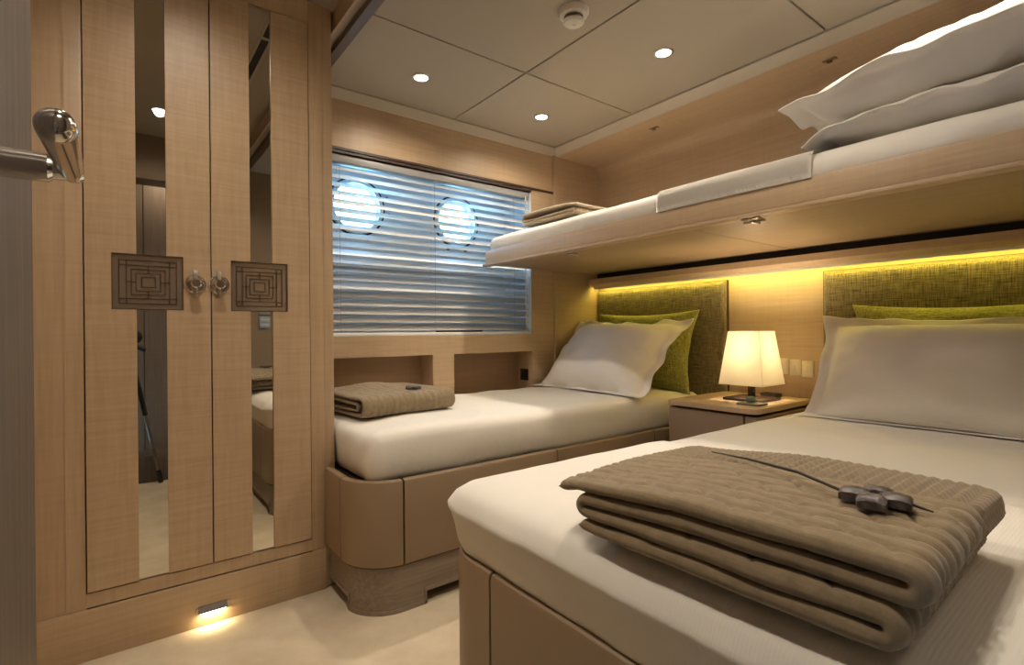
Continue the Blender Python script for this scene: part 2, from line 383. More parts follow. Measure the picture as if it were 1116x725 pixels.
def wardrobe_door(x0, x1, m0, m1, f0, f1, kx):
    z0, z1, fz0, fz1, yf = .199, 2.079, 1.026, 1.196, WY-.006
    dr = None
    for nm, poly in (('a', [(x0, z0), (m0, z0), (m0, fz0), (f0, fz0), (f0, fz1), (m0, fz1), (m0, z1), (x0, z1)]),
                     ('b', [(m1, z0), (x1, z0), (x1, z1), (m1, z1), (m1, fz1), (f1, fz1), (f1, fz0), (m1, fz0)])):
        bm = bmesh.new(); prism(bm, poly, 'y', yf, WY+.02)
        if dr is None: dr = obj('door', bm, M['wood_f'], wd, 20)
        else: obj('door_stile', bm, M['wood_f'], dr, 20)
    e = .0015
    bm = bmesh.new(); prism(bm, [(m0, z0), (m1, z0), (m1, fz0), (f1, fz0), (f1, fz1), (m1, fz1), (m1, z1), (m0, z1), (m0, fz1), (f0, fz1), (f0, fz0), (m0, fz0)], 'y', yf+.010, WY+.018)
    obj('mirror', bm, M['mirror'], dr, 20)
    bm = bmesh.new(); prism(bm, [(f0, fz0), (f1, fz0), (f1, fz1), (f0, fz1)], 'y', yf+.0085, yf+.0098); obj('etched_glass', bm, M['mirror_etched'], dr, 20)
    # fretwork over the square of the mirror
    bm = bmesh.new(); cx, cz = (f0+f1)/2, (fz0+fz1)/2; hx, hz = (f1-f0)/2, (fz1-fz0)/2; t_ = .0014; ya, yb = yf+.005, yf+.0088
    def hb(xa, xb, z): box(bm, cx+xa*hx, cx+xb*hx, ya, yb, cz+z*hz-t_, cz+z*hz+t_)
    def vb(x, za, zb): box(bm, cx+x*hx-t_, cx+x*hx+t_, ya, yb, cz+za*hz, cz+zb*hz)
    for s in (-1, 1):
        hb(-.80, .80, s*.78); vb(s*.80, -.78, .78); hb(-.80, .80, s*.60); vb(s*.60, -.78, .78)
        hb(-.47, .47, s*.46); vb(s*.47, -.46, .46); hb(-.34, .34, s*.32); vb(s*.34, -.32, .32)
        hb(-.19, .19, s*.18); vb(s*.19, -.18, .18)
        vb(0, *sorted((s*.46, s*.60))); hb(*sorted((s*.47, s*.60)), 0); hb(*sorted((s*.34, s*.47)), 0); vb(0, *sorted((s*.32, s*.46)))
    obj('fretwork', bm, M['fret'], dr)
    bm = bmesh.new(); b_ = .003
    for (xa, xb, za, zb) in ((f0, f0+b_, fz0, fz1), (f1-b_, f1, fz0, fz1), (f0, f1, fz1-b_, fz1), (f0, f1, fz0, fz0+b_)): box(bm, xa, xb, yf+.001, yf+.0098, za, zb)
    obj('fret_frame', bm, M['fret'], dr)
    bm = bmesh.new(); lathe(bm, [(.031, 0), (.031, .004), (.028, .007), (.025, .005), (.010, .005), (.009, .022), (.015, .027), (.016, .036), (.012, .040)], (kx, yf, 1.112), (0, -1, 0), 28)
    k = obj('knob', bm, M['chrome'], dr)
    bm = bmesh.new(); box(bm, kx-.006, kx+.006, yf-.010, yf, 1.072, 1.156, .001); obj('knob_plate', bm, M['nickel'], k)
wardrobe_door(-.0795, .2385, .0425, .119, -.0185, .1635, .195)
wardrobe_door(.2425, .5525, .3575, .4285, .2975, .4775, .262)
bm = bmesh.new(); box(bm, -.0795, .5525, WY+.0205, WY+.024, .199, 2.079); obj('door_gap', bm, M['black'], wd)
sl = thing('step_light', 'slim recessed step light glowing in the wardrobe plinth near the floor', 'light', (.237, WY-.006, .054))
bm = bmesh.new(); prism(bm, [(p[0], p[1]) for p in rrect(.188, .286, .042, .066, .0119, 6, 8)], 'y', WY-.010, WY-.006); obj('bezel', bm, M['nickel'], sl)
bm = bmesh.new(); prism(bm, [(WY-.010, .066), (WY-.020, .052), (WY-.020, .048), (WY-.010, .046)], 'x', .196, .278); obj('hood', bm, mat('hood_grey', (.16, .14, .12), .45), sl)
bm = bmesh.new(); box(bm, .200, .274, WY-.0175, WY-.0105, .0445, .0462); obj('lens', bm, M['steplens'], sl)
l = bpy.data.lights.new('step_glow', 'AREA'); l.shape = 'RECTANGLE'; l.size = .075; l.size_y = .012; l.energy = .19; l.color = (1, .8, .45)
lo = bpy.data.objects.new('step_glow', l); COL.objects.link(lo); lo.parent = sl; lo.location = (0, -.013, -.0135)

# ------------------------------------------------------------------ bed frames
def bed_path(y_out, x_foot, R, y_start, x_end, inset=0, n=20, dirn=1):
    """open outline from the foot's far end, round the corner, along the open side (side at y_out; dirn -1: bed lies above it in y)"""
    x0 = x_foot+inset; y0 = y_out+dirn*inset*-1; rr = R-inset
    pts = [(x0, y_start)]
    cx, cy = x0+rr, y0-dirn*rr
    for k in range(n+1):
        a = k/n*pi/2; pts.append((cx-rr*cos(a), cy+dirn*rr*sin(a)))
    pts.append((x_end, y0)); return pts
def resample(pts, s0, s1, step=.02):
    """sub-path between arc lengths s0 and s1"""
    out = []; acc = 0
    for a, b_ in zip(pts, pts[1:]):
        a, b_ = Vector(a), Vector(b_); l_ = (b_-a).length
        if l_ < 1e-9: continue
        n = max(1, int(l_/step))
        for k in range(n+1):
            s = acc+l_*k/n
            if s0 <= s <= s1 and (not out or (out[-1][1]-(a+(b_-a)*k/n)).length > 1e-6): out.append((s, a+(b_-a)*k/n))
        if acc < s0 < acc+l_: out.append((s0, a+(b_-a)*((s0-acc)/l_)))
        if acc < s1 < acc+l_: out.append((s1, a+(b_-a)*((s1-acc)/l_)))
        acc += l_
    out.sort(key=lambda q: q[0]); res = []
    for s, p in out:
        if not res or (res[-1]-p).length > 1e-5: res.append(p)
    return res
def plen(pts): return sum((Vector(b_)-Vector(a)).length for a, b_ in zip(pts, pts[1:]))
def sweep(bm, path, prof):
    """prof (depth inward, z) closed polygon, swept along plan path; the inside is to the side given by sign in prof"""
    rings = []
    for i, p in enumerate(path):
        d = (path[min(i+1, len(path)-1)]-path[max(i-1, 0)]).normalized(); nrm = Vector((-d.y, d.x))*SIDE[0]
        rings.append([bm.verts.new((p.x+nrm.x*q[0], p.y+nrm.y*q[0], q[1])) for q in prof])
    n = len(prof)
    for a, b_ in zip(rings, rings[1:]):
        for k in range(n): bm.faces.new((a[k], a[(k+1) % n], b_[(k+1) % n], b_[k]))
    bm.faces.new(rings[0]); bm.faces.new(rings[-1])
SIDE = [1]
def make_bed(root, y_out, dirn, y_start, x_end, splits, R=.155):
    """dirn +1: the open side is at larger y (bed 2); -1: at smaller y (bed 1)"""
    SIDE[0] = -1 if dirn == 1 else 1
    path = bed_path(y_out, .60, R, y_start, x_end, 0, 20, dirn)
    Lp = plen(path); cuts = [0]+splits+[Lp]; c = .007
    for a, b_ in zip(cuts, cuts[1:]):
        p = resample(path, a+.0035, b_-.0035); bm = bmesh.new()
        sweep(bm, p, [(.004, .166), (0, .172), (0, .440), (c*.4, .449), (c, .452), (.026, .452), (.028, .44), (.028, .166)])
        obj('upholstered_panel', bm, M['leather'], root)
    bm = bmesh.new(); sweep(bm, resample(path, 0, Lp), [(.008, .160), (.008, .444), (.034, .444), (.034, .160)]); obj('rail_core', bm, M['bronze'], root)
    # wooden plinth with a raised run between the feet
    pp = bed_path(y_out, .60, R, y_start, x_end, .018, 20, dirn); L2 = plen(pp)
    arc0 = abs(y_start-y_out)-R; arc1 = arc0+R*pi/2
    f0, f1 = arc0+.02, arc1+.055
    P = resample(pp, 0, L2, .012); bm = bmesh.new(); rings = []; acc = 0; out = []
    ss = [0]
    for a, b_ in zip(P, P[1:]): ss.append(ss[-1]+(b_-a).length)
    def zb(s): return .0 if f0 <= s <= f1 else .045
    samples = []
    for i, s in enumerate(ss):
        samples.append((s, P[i]))
        for f in (f0, f1):
            if i+1 < len(ss) and s < f < ss[i+1]:
                q = P[i]+(P[i+1]-P[i])*((f-s)/(ss[i+1]-s)); samples.append((f-1e-4, q)); samples.append((f+1e-4, q))
    samples.sort(key=lambda q: q[0])
    def plinth_sweep(bm, d0, d1, zlo, zhi):
        rings = []
        for i, (s, p) in enumerate(samples):
            a = samples[max(i-2, 0)][1]; b2 = samples[min(i+2, len(samples)-1)][1]
            d = (b2-a).normalized(); nrm = Vector((-d.y, d.x))*SIDE[0]
            z0_, z1_ = zlo(s), zhi(s)
            rings.append([bm.verts.new((p.x+nrm.x*q[0], p.y+nrm.y*q[0], q[1])) for q in ((d0, z0_), (d0, z1_), (d1, z1_), (d1, z0_))])
        for a, b_ in zip(rings, rings[1:]):
            for k in range(4): bm.faces.new((a[k], a[(k+1) % 4], b_[(k+1) % 4], b_[k]))
        bm.faces.new(rings[0]); bm.faces.new(rings[-1])
    plinth_sweep(bm, 0, .03, zb, lambda s: .160); obj('plinth', bm, M['plinth'], root)
    bm = bmesh.new()
    plinth_sweep(bm, -.004, .0, zb, lambda s: zb(s)+.013)
    for f in (f0, f1):
        i = min(range(len(samples)), key=lambda k: abs(samples[k][0]-f)); p = samples[i][1]
        d = (samples[min(i+3, len(samples)-1)][1]-samples[max(i-3, 0)][1]).normalized(); nrm = Vector((-d.y, d.x))*SIDE[0]
        w2 = .0065*(1 if f == f0 else -1)
        q0 = p+nrm*-.004; q1 = p+d*w2+nrm*-.004
        t = bmesh.new(); vs = []
        for z in (.0, .058):
            vs.append([t.verts.new((a.x, a.y, z)) for a in (q0, q1, q1+nrm*.005, q0+nrm*.005)])
        for k in range(4): t.faces.new((vs[0][k], vs[0][(k+1) % 4], vs[1][(k+1) % 4], vs[1][k]))
        t.faces.new(vs[0]); t.faces.new(vs[1]); merge(bm, t)
    obj('plinth_bead', bm, M['plinth'], root)

bed1 = thing('bed', 'single bed with taupe upholstered sides below the window blind', 'bed', (1.6, 2.0, 0), 'single beds')
make_bed(bed1, 1.60, -1, 1.938, 2.58, [.17, .425, 1.125, 1.775], .165)
bm = bmesh.new(); box(bm, .66, 2.58, 1.66, 2.43, .30, .43); obj('bed_base', bm, M['bronze'], bed1)
mprof = [(.032, .435), (.016, .446), (.008, .47), (.0, .51), (.0, .55), (.003, .575), (.012, .595), (.028, .607), (.055, .612)]
bm = slab(.650, 2.585, 1.632, 2.442, mprof, .055, .010, .006, seed=3)
obj('mattress', bm, M['sheet'], bed1, 180, 'white sheeted mattress')
bed2 = thing('bed', 'nearest single bed with white ribbed coverlet and taupe upholstered foot', 'bed', (1.6, .55, 0), 'single beds')
make_bed(bed2, 1.10, 1, -.10, 2.055, [.968, 1.30, 1.95], .155)
bm = bmesh.new(); box(bm, .66, 2.05, -.08, 1.04, .30, .43); obj('bed_base', bm, M['bronze'], bed2)
mprof2 = [(.036, .435), (.026, .450), (.018, .48), (.011, .52), (.006, .548), (.006, .560), (.014, .576), (.034, .590), (.062, .597), (.09, .599)]
bm = slab(.596, 2.585, -.10, 1.048, mprof2, .09, .005, .010, seed=11)
obj('mattress', bm, M['sheet'], bed2, 180, 'white sheeted mattress')
# ribbed coverlet over the foot half
cprof = [(.030, .448), (.024, .456), (.013, .48), (.006, .52), (.001, .544), (-.003, .550), (-.003, .555), (.001, .560), (.010, .578), (.030, .593), (.058, .601), (.09, .605)]
bm = slab(.591, 3.1, -.108, 1.060, cprof, .09, .005, .012, seed=11, per=90)
for q in bm.verts:                                              # pointed fold at the corner
    d = (Vector((q.co.x, q.co.y))-Vector((.612, 1.04))).length
    if q.co.z > .50 and d < .10:
        k = (1-d/.10)**2*max(0, 1-abs(q.co.z-.562)/.06); q.co += Vector((-.012, .002, .004))*k
geom = bm.verts[:]+bm.edges[:]+bm.faces[:]
bmesh.ops.bisect_plane(bm, geom=geom, plane_co=(1.325, 0, 0), plane_no=(1, 0, 0), clear_outer=True)
bmesh.ops.delete(bm, geom=[f for f in bm.faces if f.calc_center_median().z < .452 and all(q.co.z < .4545 for q in f.verts)], context='FACES')
bmesh.ops.solidify(bm, geom=bm.faces[:], thickness=-.003)
cov = props(obj('coverlet', bm, M['coverlet'], None, 180), 'white ribbed cotton coverlet draped over foot of the nearest bed', 'coverlet')

# ------------------------------------------------------------------ headboards
def headboard(y0, y1, label):
    bm = bmesh.new(); t = bmesh.new(); bmesh.ops.create_grid(t, x_segments=60, y_segments=60, size=1); t.verts.index_update()
    w_ = thing('headboard', label, 'headboard', (2.61, (y0+y1)/2, .45), 'woven headboards')
    cy, cz, hy, hz = (y0+y1)/2, (.45+1.219)/2, (y1-y0)/2, (1.219-.45)/2
    def P(u_, v_):
        e = min((1-abs(u_))*hy, (1-abs(v_))*hz); d = 0 if e >= .03 else .026*(1-math.sqrt(max(0, 1-(1-e/.03)**2)))
        return Vector((2.592+d, cy+u_*hy, cz+v_*hz))
    us = [-1, -.995, -.985, -.97, -.95, -.93]+[-.9+1.8*k/20 for k in range(21)]+[.93, .95, .97, .985, .995, 1]
    n = len(us); g_ = [[bm.verts.new(P(a, b_)) for a in us] for b_ in us]
    for i in range(n-1):
        for j in range(n-1): bm.faces.new((g_[i][j], g_[i][j+1], g_[i+1][j+1], g_[i+1][j]))
    t.free()
    edge = [e for e in bm.edges if len(e.link_faces) == 1]
    r_ = bmesh.ops.extrude_edge_only(bm, edges=edge)
    for q in r_['geom']:
        if isinstance(q, bmesh.types.BMVert): q.co.x = WX-.001
    obj('pad', bm, M['headboard'], w_, 60)
    bm = bmesh.new(); box(bm, 2.618, WX-.0005, y0-.004, y1+.004, .45, 1.221); obj('backing', bm, M['bronze'], w_)
headboard(1.506, 2.436, 'olive green woven headboard behind the bed under the window')
headboard(.085, 1.022, 'olive green woven headboard behind the nearest bed')

# ------------------------------------------------------------------ pelmet with the yellow LED strip
bm = bmesh.new()
prism(bm, [(2.505, 1.294), (2.505, 1.262), (2.512, 1.254), (2.552, 1.243), (WX, 1.242), (WX, 1.294)], 'y', -.12, 2.43)
struct('trim_pelmet', bm, M['wood_y'])
struct('trim_gap_shade', B(2.56, WX, -.12, 2.40, 1.294, 1.33), M['black'])  # black block stands in for the shade inside the open recess
led = thing('light_strip', 'long yellow LED strip under the wooden ledge above the headboards', 'light', (2.57, 1.2, 1.22))
obj('profile', B(2.556, 2.5595, -.1, 2.43, 1.231, 1.244, .001, 1), mat('anodised_profile', (.72, .66, .56), .4), led)
obj('led_tape', B(2.565, 2.579, -.1, 2.428, 1.236, 1.241), M['led'], led)

# ------------------------------------------------------------------ upper bunk
bk = thing('bunk_bed', 'fold-down maple bunk above the headboards holding white bedding', 'bed', (2.1, 1.2, 1.32))
BX = 1.65
bm = bmesh.new(); box(bm, BX, BX+.03, -.1, 2.405, 1.335, 1.408, .002); obj('front_board', bm, M['wood_y'], bk)
bm = bmesh.new(); box(bm, BX-.004, BX+.045, -.1, 2.428, 1.322, 1.334, .002); obj('edge_moulding', bm, M['wood_y'], bk)
bm = bmesh.new(); box(bm, BX+.046, 2.61, -.1, 1.1285, 1.330, 1.345); box(bm, BX+.046, 2.61, 1.1315, 2.42, 1.330, 1.345); obj('underside_panel', bm, wood('underside_wood', (.34, .24, .145), (.40, .29, .18), 'y'), bk)  # even wood tone, darker than the front board
bm = bmesh.new(); box(bm, BX+.031, 2.60, -.1, 2.40, 1.3455, 1.365); obj('deck', bm, M['bronze'], bk)
for y in (1.744, .878):
    bm = bmesh.new(); box(bm, 1.668, 1.70, y-.03, y+.03, 1.316, 1.322, .001); box(bm, 1.68, 1.73, y-.006, y+.006, 1.308, 1.3165, .002); tube(bm, [(1.70, y-.036, 1.313), (1.70, y+.036, 1.313)], .004, 10)
    obj('latch', bm, M['nickel'], bk)
bprof = [(.02, 1.368), (.006, 1.385), (.0, 1.41), (.0, 1.44), (.006, 1.462), (.022, 1.478), (.05, 1.486)]
bm = slab(BX+.006, 2.60, -.09, 2.395, bprof, .05, .006, .012, seed=21, per=50)
for q in bm.verts:                                              # tucked behind the front board
    if q.co.z < 1.41: q.co.x = max(q.co.x, BX+.034)
obj('mattress', bm, M['sheet'], bk, 180, 'white sheeted mattress')
for i, y in enumerate((1.776, .892)):
    st = thing('bunk_catch', ['small brass catch on the wooden soffit nearer the window corner', 'small brass catch on the wooden soffit above the bunk pillows'][i], 'catch', (2.355, y, 2.07))
    bm = bmesh.new(); box(bm, 2.343, 2.367, y-.026, y+.026, 2.0665, 2.0705, .001); obj('plate', bm, M['brass'], st)
    bm = bmesh.new(); box(bm, 2.35, 2.36, y-.010, y+.010, 2.055, 2.0668, .002); obj('hook', bm, M['brass'], st)
# folded-back sheet over the bunk mattress
def sheet_band(y0, y1):
    bm = bmesh.new(); prof = []
    pts = [(BX-.006, 1.404), (BX-.008, 1.425), (BX-.007, 1.455), (BX+.001, 1.474), (BX+.018, 1.489), (BX+.05, 1.499), (BX+.12, 1.506), (BX+.3, 1.509), (BX+.6, 1.509), (BX+.93, 1.506)]
    n = 40; g_ = []
    for i in range(n+1):
        y = y0+(y1-y0)*i/n; row = []
        for j, (x, z) in enumerate(pts):
            q = Vector((x*8, y*9, z*12)); row.append(bm.verts.new((x+noise.noise(q)*.002, y+noise.noise(q+Vector((5, 5, 5)))*.003, z+noise.noise(q*.8)*.002)))
        g_.append(row)
    for a, b_ in zip(g_, g_[1:]):
        for k in range(len(pts)-1): bm.faces.new((a[k], a[k+1], b_[k+1], b_[k]))
    bmesh.ops.solidify(bm, geom=bm.faces[:], thickness=.006)
    return bm
props(obj('top_sheet', sheet_band(.675, 1.232), M['sheet'], None, 180), 'white sheet folded over the edge of the upper bunk mattress', 'sheet')

# ------------------------------------------------------------------ pillows and cushions
def pillow_bm(w, h, T, flange=.0, pinch=.05, seed=0, n=56, wr=.013):
    """local: x across (w), y up (h), z thickness. flange = width of the flat border"""
    bm = bmesh.new(); g2 = []
    iw, ih = w/2-flange, h/2-flange
    us = [-1+2*k/n for k in range(n+1)]
    us = [math.copysign(abs(a)**.8, a) for a in us]
    for sgn in (1, -1):
        g_ = []
        for v_ in us:
            row = []
            for u_ in us:
                px_, py_ = u_*w/2, v_*h/2
                px_ *= 1-pinch*(1-v_*v_)*abs(u_); py_ *= 1-pinch*(1-u_*u_)*abs(v_)
                a, b_ = min(1, abs(u_)*w/2/iw), min(1, abs(v_)*h/2/ih)
                t_ = T/2*(max(0, 1-a**2.6)**.62)*(max(0, 1-b_**2.6)**.62)
                q = Vector((px_*6+seed, py_*6, seed*.7)); q2 = Vector((px_*15+seed*3, py_*13, 2.2))
                nz = noise.noise(q)*wr*1.2+noise.noise(q2)*wr*.6
                edge = max(a, b_)
                fw = 0
                if flange and edge >= .98: fw = noise.noise(Vector((px_*9+seed, py_*9, 4)))*.03
                z = sgn*(t_+.0022)+nz*(.25+min(1, t_/(T/2)))+fw
                # radial puckers at the seam
                ang = math.atan2(py_, px_); z += sgn*.0018*sin(ang*22+seed)*exp(-((edge-.80)/.13)**2)
                row.append(bm.verts.new((px_, py_, z)))
            g_.append(row)
        for i in range(n):
            for j in range(n):
                f = (g_[i][j], g_[i][j+1], g_[i+1][j+1], g_[i+1][j]); bm.faces.new(f if sgn > 0 else f[::-1])
        g2.append(g_)
    A, Bq = g2
    def rim(g_): return [g_[0][j] for j in range(n)]+[g_[i][n] for i in range(n)]+[g_[n][j] for j in range(n, 0, -1)]+[g_[i][0] for i in range(n, 0, -1)]
    ra, rb = rim(A), rim(Bq); m_ = len(ra)
    for k in range(m_): bm.faces.new((ra[k], ra[(k+1) % m_], rb[(k+1) % m_], rb[k]))
    return bm
def place(bm, ox, up, org):
    """map local axes: x->ox, y->up, z-> ox x up"""
    ox = Vector(ox).normalized(); up = Vector(up); up = (up-ox*up.dot(ox)).normalized(); nz = ox.cross(up)
    o_ = Vector(org)
    for q in bm.verts: q.co = o_+ox*q.co.x+up*q.co.y+nz*q.co.z
    return bm
def soft(name, bm, m, label, cat, group, fn=None, on=()):
    if fn:
        for q in bm.verts: q.co = fn(q.co)
    for o_, d_ in on: rest(bm, o_, d_)
    return props(obj(name, bm, m, None, 180), label, cat, group)
from mathutils.bvhtree import BVHTree
def bvh(o):
    dg = bpy.context.evaluated_depsgraph_get(); me = o.data
    p = o; off = Vector((0, 0, 0))
    while p is not None: off += p.location; p = p.parent
    return BVHTree.FromPolygons([q.co+off for q in me.vertices], [tuple(f.vertices) for f in me.polygons])
def rest(bm, o, d=(0, 0, -1), gap=.0012):
    """press a soft shape against what it lies on or leans against, so that the two only touch"""
    T = bvh(o); d = Vector(d)
    for q in bm.verts:
        h = T.ray_cast(q.co-d*(1.5+q.co.dot(d)-q.co.dot(d)), d)
        if h[0] is not None:
            k = (q.co-h[0]).dot(d)+gap
            if 0 < k < .25: q.co -= d*k
    return bm
mat1 = [c for c in bed1.children if c.name.startswith('mattress')][0]; mat2 = [c for c in bed2.children if c.name.startswith('mattress')][0]
matb = [c for c in bk.children if c.name.startswith('mattress')][0]
# green cushions, leaning on the headboards (local x -> -y so that the normal faces the room)
def lean(bm, yc, xb, zb, xt, zt, tilt=0):
    up = Vector((xt-xb, tilt, zt-zb)); return place(bm, (0, -1, 0), up, ((xb+xt)/2, yc, (zb+zt)/2))
bm = lean(pillow_bm(.74, .47, .14, 0, .10, 5), 1.985, 2.44, .640, 2.52, 1.025)
cu1 = soft('cushion', bm, M['green'], 'lime green chenille cushion leaning on headboard beyond the lamp', 'cushion', 'green cushions', None, [(mat1, (0, 0, -1))])
bm = lean(pillow_bm(.78, .47, .14, 0, .12, 8), .485, 2.44, .63, 2.52, 1.018)
cu2 = soft('cushion', bm, M['green'], 'lime green chenille cushion behind white pillow on nearest bed', 'cushion', 'green cushions', None, [(mat2, (0, 0, -1))])
def fit(co, zmin):
    if co.z < zmin: co.z = zmin+(co.z-zmin)*.12
    return co
bm = lean(pillow_bm(.85, .62, .27, .05, .10, 13), 2.012, 2.045, .625, 2.38, .965, -.01)
soft('pillow', bm, M['pillow'], 'white flanged pillow propped up on the bed below the window', 'pillow', 'white pillows', lambda c: fit(c, .630), [(cu1, (1, 0, 0)), (mat1, (0, 0, -1))])
bm = lean(pillow_bm(.90, .53, .28, .05, .095, 29), .495, 2.16, .60, 2.38, .955)
soft('pillow', bm, M['pillow'], 'white flanged pillow standing against cushion on the nearest bed', 'pillow', 'white pillows', lambda c: fit(c, .618), [(cu2, (1, 0, 0)), (mat2, (0, 0, -1))])
# pillows stacked on the bunk
def flat(bm, xc, yc, zc, tiltx=0, rot=0):
    return place(bm, (sin(rot), -cos(rot), 0), (cos(rot), sin(rot), tiltx), (xc, yc, zc))
bm = flat(pillow_bm(.70, .50, .11, .04, .03, 33), 1.93, .37, 1.560, .0, 0)
def bp2(c):
    k = max(0, (c.y-.60)/.12); c.z -= .045*k*k; c.z += (.55-c.y)*.02; return fit(c, 1.512)
pl2 = soft('pillow', bm, M['pillow'], 'white pillow lying flat on the upper bunk under another pillow', 'pillow', 'white pillows', bp2, [(matb, (0, 0, -1))])
bm = flat(pillow_bm(.76, .52, .185, .045, .03, 41), 1.92, .40, 1.682, .02, .03)
def bp1(c):
    k = max(0, (c.y-.62)/.16); c.z -= .035*k*k; c.z += (.55-c.y)*.085; return c
soft('pillow', bm, M['pillow'], 'topmost white pillow of the stack on the upper bunk', 'pillow', 'white pillows', bp1, [(pl2, (0, 0, -1))])

# ------------------------------------------------------------------ knitted throws
def throw_bm(center, x0, x1, th, cable=True, nx=200, step=.0036, drape=None, rib_at='x1', ribw=.098, amp=.0082):
    """center: polyline (y,z) of the cloth's middle, swept along x; th = cloth thickness"""
    P = [Vector(p) for p in center]; S = []; acc = 0
    pts = []
    for a, b_ in zip(P, P[1:]):
        n = max(1, int((b_-a).length/step))
        for k in range(n): pts.append(a+(b_-a)*k/n)
    pts.append(P[-1]); m_ = len(pts)
    s = [0]
    for a, b_ in zip(pts, pts[1:]): s.append(s[-1]+(b_-a).length)
    bm = bmesh.new(); rings = []
    loop = []                                                    # (x fraction position, side, edge factor)
    for k in range(nx+1):
        loop.append((k/nx, 1))
    for k in range(nx, -1, -2): loop.append((k/nx, -1))
    wdt = x1-x0
    for i in range(m_):
        d = (pts[min(i+2, m_-1)]-pts[max(i-2, 0)]).normalized(); nr = Vector((-d.y, d.x))
        ring = []; es = min(s[i], s[-1]-s[i])
        tend = math.sqrt(max(.02, 1-(1-min(1, es/.010))**2))
        for (f, sd) in loop:
            e = min(f, 1-f)*wdt; te = math.sqrt(max(.0, 1-(1-min(1, e/.011))**2))
            x = x0+f*wdt; hgt = 0
            if sd > 0 or True:
                fr = (x1-x)
                if fr < ribw:                                     # ribbed border: ribs run across the band
                    q = ((s[i]/.0165) % 1)-.5; hgt = amp*(.45-1.1*exp(-(q/.2)**2))
                    if fr > ribw-.008: hgt = -amp*.3
                elif cable:
                    cw = .031; k0 = round((x-x0)/cw); hgt = amp*.30
                    for k in (k0-1, k0, k0+1):
                        xg = k*cw+.0045*sin(s[i]*2*pi/.088+k*2.1); dx_ = (x-x0)-xg
                        hgt -= amp*.75*exp(-(dx_/.0034)**2)
                        ds = ((s[i]/.088+.5*(k % 2)+.13*(k % 3)) % 1-.5)*.088       # where the cable crosses over
                        hgt -= amp*.95*exp(-((ds+dx_*.75)/.0045)**2)*exp(-((dx_-.010)/.013)**2)
                hgt *= min(1, e/.030)**1.2
                hgt += .0006*sin(x*2*pi/.0052)
            off = sd*(th/2*max(.12, te)*tend+hgt*te*tend)
            wv = noise.noise(Vector((x*7, s[i]*5, center[0][1]*3)))*.0035
            xe = x+noise.noise(Vector((s[i]*9, f*2, 3)))*.006+.006*sin(s[i]*3)
            p = pts[i]+nr*off
            co = Vector((xe, p.x, p.y+wv))
            ring.append(bm.verts.new(co))
        rings.append(ring)
    n = len(loop)
    for a, b_ in zip(rings, rings[1:]):
        for k in range(n): bm.faces.new((a[k], a[(k+1) % n], b_[(k+1) % n], b_[k]))
    bm.faces.new(rings[0]); bm.faces.new(rings[-1])
    if drape:
        for q in bm.verts: q.co = drape(q.co)
    return bm
def arc(cy, cz, R, a0, a1, n=10): return [(cy+R*cos(a0+(a1-a0)*k/n), cz+R*sin(a0+(a1-a0)*k/n)) for k in range(n+1)]
# large throw on the nearest bed: four layers folded zig-zag
zb = .6215; t_ = .0215; p_ = .0246
z1_, z2_, z3_, z4_ = zb+t_/2+3*p_, zb+t_/2+2*p_, zb+t_/2+p_, zb+t_/2
line = [(.660, z1_-.006), (.63, z1_+.002), (.55, z1_+.002), (.40, z1_), (.25, z1_)]
line += arc(.175, (z1_+z2_)/2, p_/2, pi/2, 3*pi/2)
line += [(.40, z2_), (.55, z2_)]+arc(.604, (z2_+z3_)/2, p_/2, pi/2, -pi/2)
line += [(.40, z3_)]+arc(.195, (z3_+z4_)/2, p_/2, pi/2, 3*pi/2)+[(.35, z4_), (.58, z4_), (.612, z4_+.004)]
def drape1(c):
    a = radians(1.6); x, y = c.x-.8, c.y-.4
    x += .02*((c.y-.4)/.25)*0
    sag = .006*((x/.2)**2); f = min(1, max(0, (c.y-.38)/.27)); thin = 1-.20*f*f*(3-2*f)
    return Vector((.8+x*cos(a)-y*sin(a), .4+x*sin(a)+y*cos(a), zb+(c.z-zb)*thin+max(0, (c.z-zb)/.1)*(-sag+.006)*thin))
bm = throw_bm(line, .605, 1.015, t_, drape=drape1, ribw=.165)
rest(bm, cov)
tb = props(obj('throw_blanket', bm, M['knit'], None, 180), 'large taupe cable-knit throw folded in layers on the nearest bed', 'blanket', 'folded knit throws')
# throw on the far bed: nested fold, rounded side towards the room
zb2 = .622
line2 = [(2.33, zb2+.074), (2.2, zb2+.076), (2.05, zb2+.074)]+arc(1.938, zb2+.040, .032, pi/2, 3*pi/2, 14)+[(2.05, zb2+.008), (2.28, zb2+.009), (2.29, zb2+.0165), (2.28, zb2+.026)]
line2 = line2[:-3]+[(2.30, zb2+.008)]
bm = throw_bm(line2, .70, 1.135, .016, amp=.004, nx=150)
def inner(): return [(2.30, zb2+.055), (2.1, zb2+.055)]+arc(1.965, zb2+.040, .0135, pi/2, 3*pi/2, 10)+[(2.1, zb2+.0265), (2.3, zb2+.0265)]
t = throw_bm(inner(), .698, 1.125, .012, amp=.002, cable=False)
merge(bm, t)
for q in bm.verts:
    a = radians(6); x, y = q.co.x-.92, q.co.y-2.1; k = (q.co.z-zb2)/.08
    b_ = exp(-((x-.02)/.09)**2-((y-.16)/.13)**2)*.018*max(0, k)
    q.co = Vector((.92+x*cos(a)-y*sin(a), 2.1+x*sin(a)+y*cos(a), q.co.z+b_))
rest(bm, mat1)
props(obj('throw_blanket', bm, M['knit'], None, 180), 'taupe knit throw folded at the foot of bed beside the wardrobe', 'blanket', 'folded knit throws')
